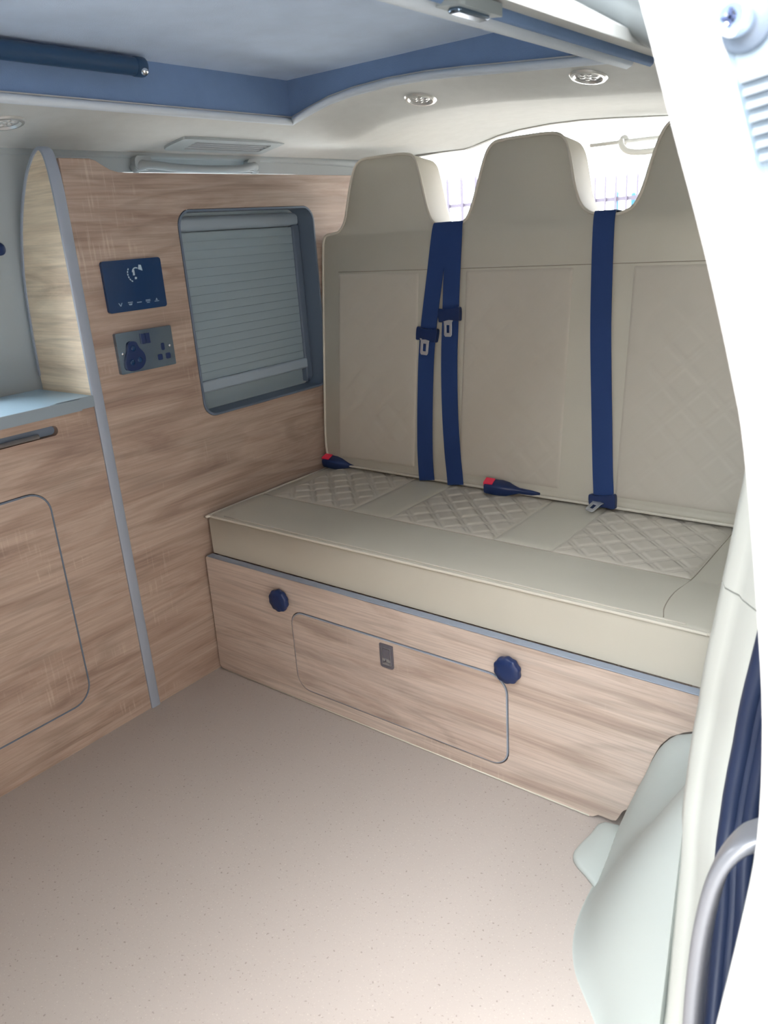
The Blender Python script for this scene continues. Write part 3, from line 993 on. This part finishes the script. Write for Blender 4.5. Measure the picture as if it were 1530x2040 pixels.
# ================================================================== seat belts
def strap(P, width, thick, nrm=None):
    """webbing along points P, flat side facing the normals"""
    S = []
    P = [Vector(p) for p in P]
    for k, p in enumerate(P):
        t = (P[min(k + 1, len(P) - 1)] - P[max(k - 1, 0)]).normalized()
        side = Vector((1, 0, 0))
        side = (side - t * side.dot(t)).normalized()
        n = t.cross(side).normalized()
        S.append([p - side * width / 2 + n * thick / 2, p + side * width / 2 + n * thick / 2, p + side * width / 2 - n * thick / 2, p - side * width / 2 - n * thick / 2])
    return loft(S)

def tongue(par, c, tdir, fdir, length=0.040):
    """steel tongue plate hanging from its slider: c is its upper middle, tdir points to its tip, fdir faces outwards"""
    t = Vector(tdir).normalized()
    nrm = Vector(fdir).normalized()
    s = t.cross(nrm).normalized()
    outl = [(-0.015, 0.0), (0.015, 0.0), (0.0115, 0.006), (0.011, length - 0.004), (0.008, length), (-0.008, length), (-0.011, length - 0.004), (-0.0115, 0.006)]
    hole = [(-0.0045, 0.012), (0.0045, 0.012), (0.0045, length - 0.009), (-0.0045, length - 0.009)]
    fn = lambda u, q, w: tuple(Vector(c) + s * u + t * q + nrm * w)
    v, f = slab(outl, fn, -0.0012, 0.0012, [hole])
    return obj('tongue', v, f, 'steel', par, bevel=0.0005)

def belt(label, pts, slider_z, tilt, tiltx):
    """pts: (x, z) down the backrest front"""
    b0 = bfn(pts[-1][0], pts[-1][1], 0)
    t = thing('seat_belt', label, 'seat belt', (b0[0], b0[1], b0[2]), 'navy lap belts on the backrest')
    x0, z0 = pts[0]
    path = [bfn(x0, z0 - 0.06, 0.1145), bfn(x0, z0 - 0.01, 0.1145), bfn(x0, z0 + 0.0055, 0.106), bfn(x0, z0 + 0.0075, 0.06), bfn(x0, z0 + 0.0068, 0.008), bfn(x0, z0 + 0.001, -0.0050)]
    path += [bfn(x, z, -0.0062) for x, z in pts[1:]]
    v, f = strap(smooth_open(path, 4), 0.047, 0.0016)
    obj('webbing', v, f, 'webbing', t, smooth=True).data.set_sharp_from_angle(angle=math.radians(40))
    # plastic slider
    xs_ = None
    for (xa, za), (xb, zb) in zip(pts, pts[1:]):
        if zb <= slider_z <= za:
            xs_ = xa + (xb - xa) * (slider_z - za) / (zb - za)
    if xs_ is None:
        xs_ = pts[-1][0]
    ca, sa = math.cos(tilt), math.sin(tilt)
    oo = smooth_closed([(-0.031, 0.010), (-0.027, 0.016), (-0.015, 0.013), (0.015, 0.013), (0.027, 0.016), (0.031, 0.010), (0.030, -0.010), (0.026, -0.017), (0.0, -0.013), (-0.026, -0.017), (-0.030, -0.010)], 3)
    fn = lambda u, q, w: bfn(xs_ + u * ca - q * sa, slider_z + u * sa + q * ca, w)
    v, f = slab(oo, fn, -0.016, -0.003)
    obj('slider', v, f, 'navy', t, bevel=0.003)
    return t, xs_

tA, xa = belt('navy belt with the lower steel tongue between first and second headrests', [(0.392, 1.0575), (0.386, 1.02), (0.376, 0.93), (0.364, 0.83), (0.358, 0.74), (0.358, 0.62), (0.361, 0.52), (0.366, 0.462), (0.370, 0.435)], 0.803, -0.10, 0)
tongue(tA, bfn(xa - 0.004, 0.792, -0.014), Vector((-0.10, -0.05, -1)), Vector((0.1, -1, 0.0)))
tB, xb = belt('navy belt with the higher steel tongue left of the middle headrest', [(0.428, 1.0575), (0.428, 1.02), (0.4265, 0.93), (0.4265, 0.85), (0.427, 0.74), (0.434, 0.62), (0.445, 0.52), (0.454, 0.462), (0.458, 0.435)], 0.851, 0.08, 0)
tongue(tB, bfn(xb - 0.002, 0.838, -0.014), Vector((0.0, -0.06, -1)), Vector((0.0, -1, 0.05)))
tC, xc = belt('single navy belt beside the right headrest, tongue down on the cushion', [(0.802, 1.0575), (0.802, 1.02), (0.806, 0.93), (0.812, 0.83), (0.820, 0.74), (0.832, 0.62), (0.842, 0.52), (0.848, 0.47), (0.850, 0.437)], 0.452, 0.12, 0)
tongue(tC, (xc - 0.008, BY(0.45) - 0.014, 0.452), Vector((-0.28, -1.0, -0.40)), Vector((0, -0.4, 1)), 0.036)

def buckle(label, a, b_, faceup):
    a, b_ = Vector(a), Vector(b_)
    t = thing('belt_buckle', label, 'buckle', tuple((a + b_) / 2 - Vector((0, 0, 0.012))), 'navy belt buckles on the cushion')
    d = (b_ - a).normalized()
    up = Vector((0, -0.25, 1)).normalized()
    s = d.cross(up).normalized()
    up = s.cross(d)
    L = (b_ - a).length
    prof = [(0.0, 0.0165, 0.013), (0.004, 0.018, 0.0145), (0.040, 0.0185, 0.0155), (0.056, 0.017, 0.0135), (0.072, 0.010, 0.009), (0.085, 0.006, 0.006), (L, 0.005, 0.005)]
    S = []
    for l, hw, hh in prof:
        c = a + d * l
        S.append([c + s * (hw * math.copysign(abs(math.cos(t_)) ** 0.5, math.cos(t_))) + up * (hh * math.copysign(abs(math.sin(t_)) ** 0.5, math.sin(t_))) for t_ in [2 * math.pi * k / 20 for k in range(20)]])
    v, f = loft(S)
    obj('buckle_body', v, f, 'navy', t, smooth=True).data.set_sharp_from_angle(angle=math.radians(60))
    fn = lambda u, q, w: tuple(a + d * u + s * q + up * w)
    v, f = slab(rrect(-0.0025, -0.0125, 0.021, 0.0125, 0.002, 3), fn, 0.004, 0.0165)
    obj('release_button', v, f, 'red', t, bevel=0.001)
    return t
buckle('small belt buckle with red button in the far left seat corner', (0.020, 0.460, 0.4475), (0.12, 0.474, 0.439), 1)
buckle('belt buckle with red button at the foot of the middle seat', (0.556, 0.447, 0.452), (0.690, 0.472, 0.442), 1)

# ================================================================== ceiling fittings
def downlight(label, x, y, src=None):
    e = 0.01
    zc = roof_z(x, y)
    nrm = Vector(((roof_z(x + e, y) - roof_z(x - e, y)) / (2 * e), (roof_z(x, y + e) - roof_z(x, y - e)) / (2 * e), -1)).normalized()
    if src is None:
        t = thing('downlight', label, 'downlight', (x, y, zc), 'recessed ceiling downlights')
        ax = (0, 0, -1)
        v, f = lathe([(0.0255, -0.004), (0.0375, -0.004), (0.0375, 0.001), (0.0345, 0.004), (0.029, 0.0045), (0.0255, 0.001)], (x, y, zc), ax, 36)
        f = f[:-2]
        n = 36
        f += [(5 * n + k, 5 * n + (k + 1) % n, (k + 1) % n, k) for k in range(n)]
        obj('bezel', v, f, 'lampbezel', t, smooth=True).data.set_sharp_from_angle(angle=math.radians(35))
        v, f = lathe([(0.0005, -0.002), (0.0258, -0.002), (0.0258, 0.0), (0.018, 0.0012), (0.0005, 0.0018)], (x, y, zc), ax, 24)
        ln = obj('lens', v, f, 'lampglass', t, smooth=True)
        for k in range(7):
            a = 2 * math.pi * k / 6
            rr = 0.0 if k == 6 else 0.0135
            v, f = lathe([(0.0004, 0.0), (0.0056, 0.0), (0.0045, 0.0018), (0.0004, 0.0026)], (x + rr * math.cos(a), y + rr * math.sin(a), zc - 0.001), ax, 12)
            obj('lens_facet', v, f, 'lampbezel', ln, smooth=True)
    else:
        t = src.copy()
        COL.objects.link(t)
        t.location = (x, y, zc)
        t['label'] = label
        for ch in src.children:
            c = ch.copy(); COL.objects.link(c); c.parent = t
            for g_ in ch.children:
                d = g_.copy(); COL.objects.link(d); d.parent = c
    t.rotation_euler = Vector((0, 0, -1)).rotation_difference(nrm).to_euler()
    return t
d0 = downlight('round silver downlight above the gap between first and middle headrests', 0.372, 0.508)
downlight('round silver downlight nearest the white door edge', 0.790, 0.476, d0)
downlight('round silver downlight above the kitchen at the left picture edge', -0.031, -0.271, d0)

lb = thing('ceiling_tube', 'slate blue tube with a silver highlight disc on its end under the raised roof', 'tube', (0.10, -0.3, 1.37))
v, f = tube([(0.103, -1.0, 1.383), (0.103, -0.062, 1.383)], 0.0165, 16)
obj('tube_body', v, f, 'tube', lb, smooth=True).data.set_sharp_from_angle(angle=math.radians(50))
v, f = lathe([(0.0005, 0), (0.0172, 0), (0.0178, 0.003), (0.0178, 0.017), (0.0172, 0.022), (0.0005, 0.026)], (0.103, -0.063, 1.383), (0, 1, 0), 18)
obj('end_cap', v, f, 'tube', lb, smooth=True).data.set_sharp_from_angle(angle=math.radians(40))
v, f = lathe([(0.0005, 0), (0.008, 0), (0.007, 0.004), (0.0005, 0.006)], (0.1165, -0.050, 1.3735), (1, -0.35, -0.75), 14)  # chrome disc standing in for the highlight on the end cap
obj('screw', v, f, 'chrome', lb, smooth=True)

# air vent in the headlining by the far wall
def on_liner(x, y, h):
    return (x, y, interp(PROF, x) - h)
vt = thing('air_vent', 'grey louvred air vent in the headlining above the side panel', 'vent', (-0.09, 0.33, 1.27))
fnv = lambda u, q, w: on_liner(q, u, w)
vo = smooth_closed([(0.160, -0.100), (0.165, -0.060), (0.185, -0.050), (0.33, -0.048), (0.47, -0.048), (0.492, -0.052), (0.490, -0.09), (0.486, -0.128), (0.46, -0.132), (0.33, -0.132), (0.19, -0.131), (0.165, -0.124)], 3)
vh = rrect(0.215, -0.118, 0.462, -0.064, 0.008)
v, f = slab(vo, fnv, -0.002, 0.006, [vh])
obj('frame', v, f, 'van_trim', vt, bevel=0.002)
v, f = slab(vh, fnv, -0.001, 0.001)
obj('backing', v, f, 'edge_dark', vt)
v0 = None
for k in range(4):
    q = -0.112 + k * 0.0135
    v, f = slab([(0.217, q), (0.460, q), (0.460, q + 0.0045), (0.217, q + 0.0045)], fnv, 0.001, 0.0045)
    obj('louvre', v, f, 'van_trim', vt)

# grab handle on the far wall and side rail moulding
gh = thing('grab_handle', 'grey grab handle on the van wall above the side panel', 'handle', (-0.16, 0.31, 1.21))
hp = smooth_open([(-0.178, 0.105, 1.226), (-0.166, 0.118, 1.236), (-0.150, 0.150, 1.236), (-0.143, 0.21, 1.230), (-0.143, 0.31, 1.228), (-0.143, 0.41, 1.230), (-0.150, 0.46, 1.237), (-0.166, 0.487, 1.238), (-0.178, 0.50, 1.230)], 4)
v, f = tube(hp, [0.013 if (k < 6 or k > len(hp) - 7) else 0.0095 for k in range(len(hp))], 12)
obj('grip', v, f, 'van_trim', gh, smooth=True)
for y in (0.125, 0.482):
    v, f = slab(rrect(y - 0.024, 1.226, y + 0.024, 1.256, 0.01), lambda u, q, w: (wall_x(q) + w, u, q), -0.001, 0.016)
    obj('end_mount', v, f, 'van_trim', gh, bevel=0.004)
v, f = tube([(-0.174, FY0 + 0.05, 1.262), (-0.174, 0.5, 1.262), (-0.172, 0.8, 1.258), (-0.170, 1.15, 1.248)], 0.011, 10, flat=0.7)
struct(obj('trim_4', v, f, 'van_trim', smooth=True))

# roof catch at the near rim, pull handle by the rear window
rc = thing('roof_catch', 'small grey roof catch on the near rim of the raised roof', 'catch', (0.95, -0.155, 1.30))
v, f = slab(rrect(-0.262, 0.925, -0.165, 0.965, 0.008), lambda u, q, w: (q, u, roof_z(q, 0) + w), -0.016, -0.002)
obj('catch_body', v, f, 'van_trim', rc, bevel=0.003)
v, f = box((0.938, -0.252, roof_z(0.95, 0) - 0.022), (0.955, -0.182, roof_z(0.95, 0) - 0.015))
obj('catch_lever', v, f, 'nickel', rc, bevel=0.003)
rh = thing('rear_pull_handle', 'pale looped handle and rail across the top of the rear window', 'handle', (0.66, 1.14, 1.20))
v, f = tube(smooth_open([(0.595, 1.135, 1.243), (0.603, 1.125, 1.226), (0.622, 1.118, 1.212), (0.66, 1.115, 1.206), (0.70, 1.115, 1.207), (0.74, 1.118, 1.214), (0.757, 1.125, 1.228), (0.763, 1.135, 1.243)], 4), 0.008, 10)
obj('loop', v, f, 'paint', rh, smooth=True)
v, f = tube([(0.50, 1.150, 1.240), (1.10, 1.150, 1.240)], 0.0055, 8)
obj('rail', v, f, 'paint', rh, smooth=True)
for x in (0.595, 0.763):
    v, f = lathe([(0.0005, 0), (0.014, 0), (0.013, 0.006), (0.0005, 0.008)], (x, 1.160, 1.244), (0, -1, 0), 14)
    obj('end_mount', v, f, 'paint', rh, smooth=True)

# ================================================================== open sliding door
sdr = thing('sliding_door', 'white sliding door slid open at the right picture edge', 'door', (1.42, 0.0, -0.30))
DP = [(1.335, -0.30), (1.352, -0.10), (1.366, 0.08), (1.382, 0.262), (1.394, 0.398), (1.400, 0.505), (1.394, 0.627), (1.379, 0.745), (1.359, 0.873), (1.345, 0.932), (1.318, 1.026), (1.287, 1.12), (1.260, 1.203), (1.228, 1.29)]
dp = smooth_open([(x, z, 0) for x, z in DP], 4)
def dframe(k):
    t = (dp[min(k + 1, len(dp) - 1)] - dp[max(k - 1, 0)]).normalized()
    return dp[k], Vector((t.y, -t.x, 0))
def dsec(k, pts):
    p, n = dframe(k)
    return [(p.x + n.x * o, y, p.y + n.y * o) for o, y in pts]
def dloft(nm, pts, material, k0=0, k1=None):
    v, f = loft([dsec(k, pts) for k in range(k0, (len(dp) if k1 is None else k1))])
    o = obj(nm, v, f, material, sdr, smooth=True)
    o.data.set_sharp_from_angle(angle=math.radians(40))
    return o
kz = lambda z: min(range(len(dp)), key=lambda k: abs(dp[k].y - z))
dloft('edge_flange', [(0.0, -0.470), (0.0, -0.494), (0.0015, -0.4985), (0.005, -0.500), (0.022, -0.500), (0.036, -0.500), (0.043, -0.497), (0.046, -0.488), (0.046, -0.470)], 'paint')
dloft('edge_face', [(0.046, -0.470), (0.046, -0.488), (0.050, -0.484), (0.12, -0.484), (0.12, -0.470)], 'paint_blue')
dloft('outer_lip', [(0.118, -0.470), (0.118, -0.503), (0.124, -0.508), (0.134, -0.505), (0.136, -0.470)], 'paint')
dloft('outer_skin', [(0.118, -0.469), (0.136, -0.469), (0.136, 0.55), (0.118, 0.55)], 'paint', 0, kz(0.66))
kw0, kw1 = kz(0.64), kz(1.16)
dloft('inner_trim', [(0.014, -0.469), (0.030, -0.469), (0.030, 0.55), (0.014, 0.55)], 'doortrim', 0, kz(0.56))
dloft('inner_top_rail', [(0.010, -0.469), (0.060, -0.469), (0.060, 0.55), (0.010, 0.55)], 'doortrim', kz(0.56), kz(0.64))
dloft('upper_rail', [(0.010, -0.469), (0.136, -0.469), (0.136, 0.55), (0.010, 0.55)], 'paint', kz(1.15), None)
dloft('rear_post', [(0.010, 0.46), (0.136, 0.46), (0.136, 0.55), (0.010, 0.55)], 'paint', kw0, kw1 + 1)
dloft('front_post', [(0.010, -0.469), (0.12, -0.469), (0.12, -0.40), (0.010, -0.40)], 'doortrim', kw0, kw1 + 1)
dloft('window_glass', [(0.10, -0.41), (0.104, -0.41), (0.104, 0.47), (0.10, 0.47)], 'glass', kw0 - 1, kw1 + 1)
# guide rail strips on the inner side, seen through the gap
for z_, m_, r_ in ((0.470, 'navy', 0.010), (0.492, 'pale_trim', 0.006), (0.448, 'doortrim', 0.010), (0.425, 'navy', 0.007)):
    k = kz(z_)
    p, n = dframe(k)
    v, f = tube([(p.x + 0.008, -0.40, z_), (p.x + 0.008, 0.5, z_)], r_, 8)
    obj('guide_rail', v, f, m_, sdr, smooth=True)
# panel joint across the lower edge flange
k = kz(0.378)
p, n = dframe(k)
v, f = box((p.x + 0.012, -0.5012, 0.3755), (p.x + 0.115, -0.4995, 0.3770))
obj('panel_joint', v, f, 'doortrim', sdr)
# chrome guide bolt with washer and cross slot
def face_pt(px, z):
    return px
bc = Vector((1.333, -0.484, 1.1765))
v, f = lathe([(0.0005, 0), (0.0185, 0), (0.0188, 0.004), (0.017, 0.006), (0.0005, 0.0065)], bc, (0, -1, 0), 28)
o = obj('bolt_washer', v, f, 'edge_dark', sdr, smooth=True)
v, f = lathe([(0.0005, 0.006), (0.0105, 0.006), (0.0112, 0.010), (0.0112, 0.018), (0.0095, 0.021), (0.0045, 0.021), (0.004, 0.017), (0.0005, 0.017)], bc, (-0.25, -1, 0.1), 24)
bo = obj('guide_bolt', v, f, 'chrome', sdr, smooth=True)
bo.data.set_sharp_from_angle(angle=math.radians(40))
t_ = Vector((-0.25, -1, 0.1)).normalized() * 0.0212
q = bc + t_
v, f = join(box((q.x - 0.0012, q.y - 0.0008, q.z - 0.006), (q.x + 0.0012, q.y + 0.001, q.z + 0.006)), box((q.x - 0.006, q.y - 0.0008, q.z - 0.0012), (q.x + 0.006, q.y + 0.001, q.z + 0.0012)))
obj('bolt_slot', v, f, 'navy', bo)
# ribbed guide wedge
def along(z, off):
    k = kz(z)
    for k in range(len(dp) - 1):
        if dp[k].y <= z <= dp[k + 1].y:
            t = (z - dp[k].y) / (dp[k + 1].y - dp[k].y)
            return dp[k].x + (dp[k + 1].x - dp[k].x) * t + off
    return dp[-1].x + off
S = []
for k in range(9):
    z_ = 1.150 - 0.068 * k / 8
    e = min(1.0, 0.55 + min(k, 8 - k) * 0.45)
    x_ = along(z_, 0.043)
    S.append([(x_ - 0.006 * e, -0.483, z_), (x_ - 0.005 * e, -0.494, z_), (x_, -0.498, z_), (x_ + 0.006 * e, -0.494, z_), (x_ + 0.007 * e, -0.483, z_)])
v, f = loft(S)
obj('guide_wedge', v, f, 'paint', sdr, smooth=True)
for k in range(7):
    z_ = 1.143 - k * 0.0088
    x_ = along(z_, 0.054)
    v, f = slab([(x_, z_), (x_ + 0.024, z_ + 0.0035), (x_ + 0.024, z_ - 0.0005), (x_, z_ - 0.0045)], PY, -0.491, -0.483)
    obj('wedge_rib', v, f, 'doortrim', sdr)
v, f = slab(rrect(along(1.07, 0.064), 1.062, along(1.07, 0.064) + 0.04, 1.080, 0.004), PY, -0.489, -0.483)
obj('wedge_foot', v, f, 'rubber', sdr, bevel=0.002)
# satin silver inner handle: a tall hooked loop
hp = smooth_open([(1.398, -0.425, 0.462), (1.376, -0.440, 0.447), (1.361, -0.448, 0.412), (1.352, -0.450, 0.345), (1.349, -0.450, 0.27), (1.349, -0.450, 0.19), (1.352, -0.450, 0.11), (1.372, -0.44, 0.07)], 5)
S = []
for k, p in enumerate(hp):
    t = (hp[min(k + 1, len(hp) - 1)] - hp[max(k - 1, 0)]).normalized()
    s_ = Vector((0, 1, 0))
    s_ = (s_ - t * s_.dot(t)).normalized()
    n = t.cross(s_)
    S.append([p + s_ * (0.022 * math.copysign(abs(math.cos(a)) ** 0.6, math.cos(a))) + n * (0.0085 * math.copysign(abs(math.sin(a)) ** 0.6, math.sin(a))) for a in [2 * math.pi * j / 20 for j in range(20)]])
v, f = loft(S)
hd = obj('pull_handle', v, f, 'handle', sdr, smooth=True)
v, f = slab(rrect(-0.462, 0.10, -0.405, 0.44, 0.02), lambda u, q, w: (along(q, 0.0) + w, u, q), 0.006, 0.016)
obj('handle_plate', v, f, 'latchgrey', hd, bevel=0.003)

# ================================================================== outside the rear window: fence and posts
def fence(label, x0, x1, pitch, y, zr, ztop, bw):
    t = thing('metal_fence', label, 'fence', ((x0 + x1) / 2, y, -0.48), 'metal bar fences beyond the rear window')
    v, f = box((x0, y - 0.015, zr - 0.018), (x1, y + 0.015, zr + 0.018))
    obj('rail', v, f, 'fence', t)
    v, f = box((x0, y - 0.015, -0.2), (x1, y + 0.015, -0.16))
    obj('rail', v, f, 'fence', t)
    r0 = None
    x = x0
    while x < x1:
        if r0 is None:
            outl = [(x - bw, -0.478), (x + bw, -0.478), (x + bw, ztop - 0.05), (x, ztop), (x - bw, ztop - 0.05)]
            v, f = slab(outl, PY, y - 0.035, y - 0.015)
            r0 = obj('bar', v, f, 'fence', t)
            xr = x
        else:
            o = r0.copy()
            COL.objects.link(o)
            o.parent = t
            o.location = (x - xr, 0, 0)
        x += pitch
    return t
fence('grey bar fence seen between the first and middle headrests', -3.60, -2.30, 0.163, 6.0, 1.228, 1.50, 0.014)
fence('grey bar fence seen between the middle and right headrests', -2.05, -0.40, 0.098, 6.2, 1.175, 1.40, 0.008)
for i, (x, z0_, z1_, lab) in enumerate(((-1.588, -0.48, 1.245, 'turquoise post behind the fence, left of two'), (-1.425, -0.48, 1.225, 'turquoise post behind the fence, right of two'))):
    t = thing('painted_post', lab, 'post', (x, 6.5, -0.48), 'turquoise posts behind the fence')
    v, f = lathe([(0.0005, 0), (0.022, 0), (0.022, 1.70 + z1_ - 1.235), (0.018, 1.715 + z1_ - 1.235), (0.0005, 1.718 + z1_ - 1.235)], (x, 6.5, z0_), (0, 0, 1), 12)
    obj('shaft', v, f, 'bluepost', t, smooth=True)
    v, f = lathe([(0.0005, 0), (0.05, 0), (0.05, 0.015), (0.0005, 0.016)], (x, 6.5, z0_), (0, 0, 1), 12)
    obj('foot_plate', v, f, 'bluepost', t)

# unseen wall added opposite the open side door to block the low sky
wk = struct(obj('wall_sky_block', *box((4.4, -12.0, -0.48), (4.8, 9.0, 4.6)), 'brickwork', origin=(4.6, 0, -0.48)))
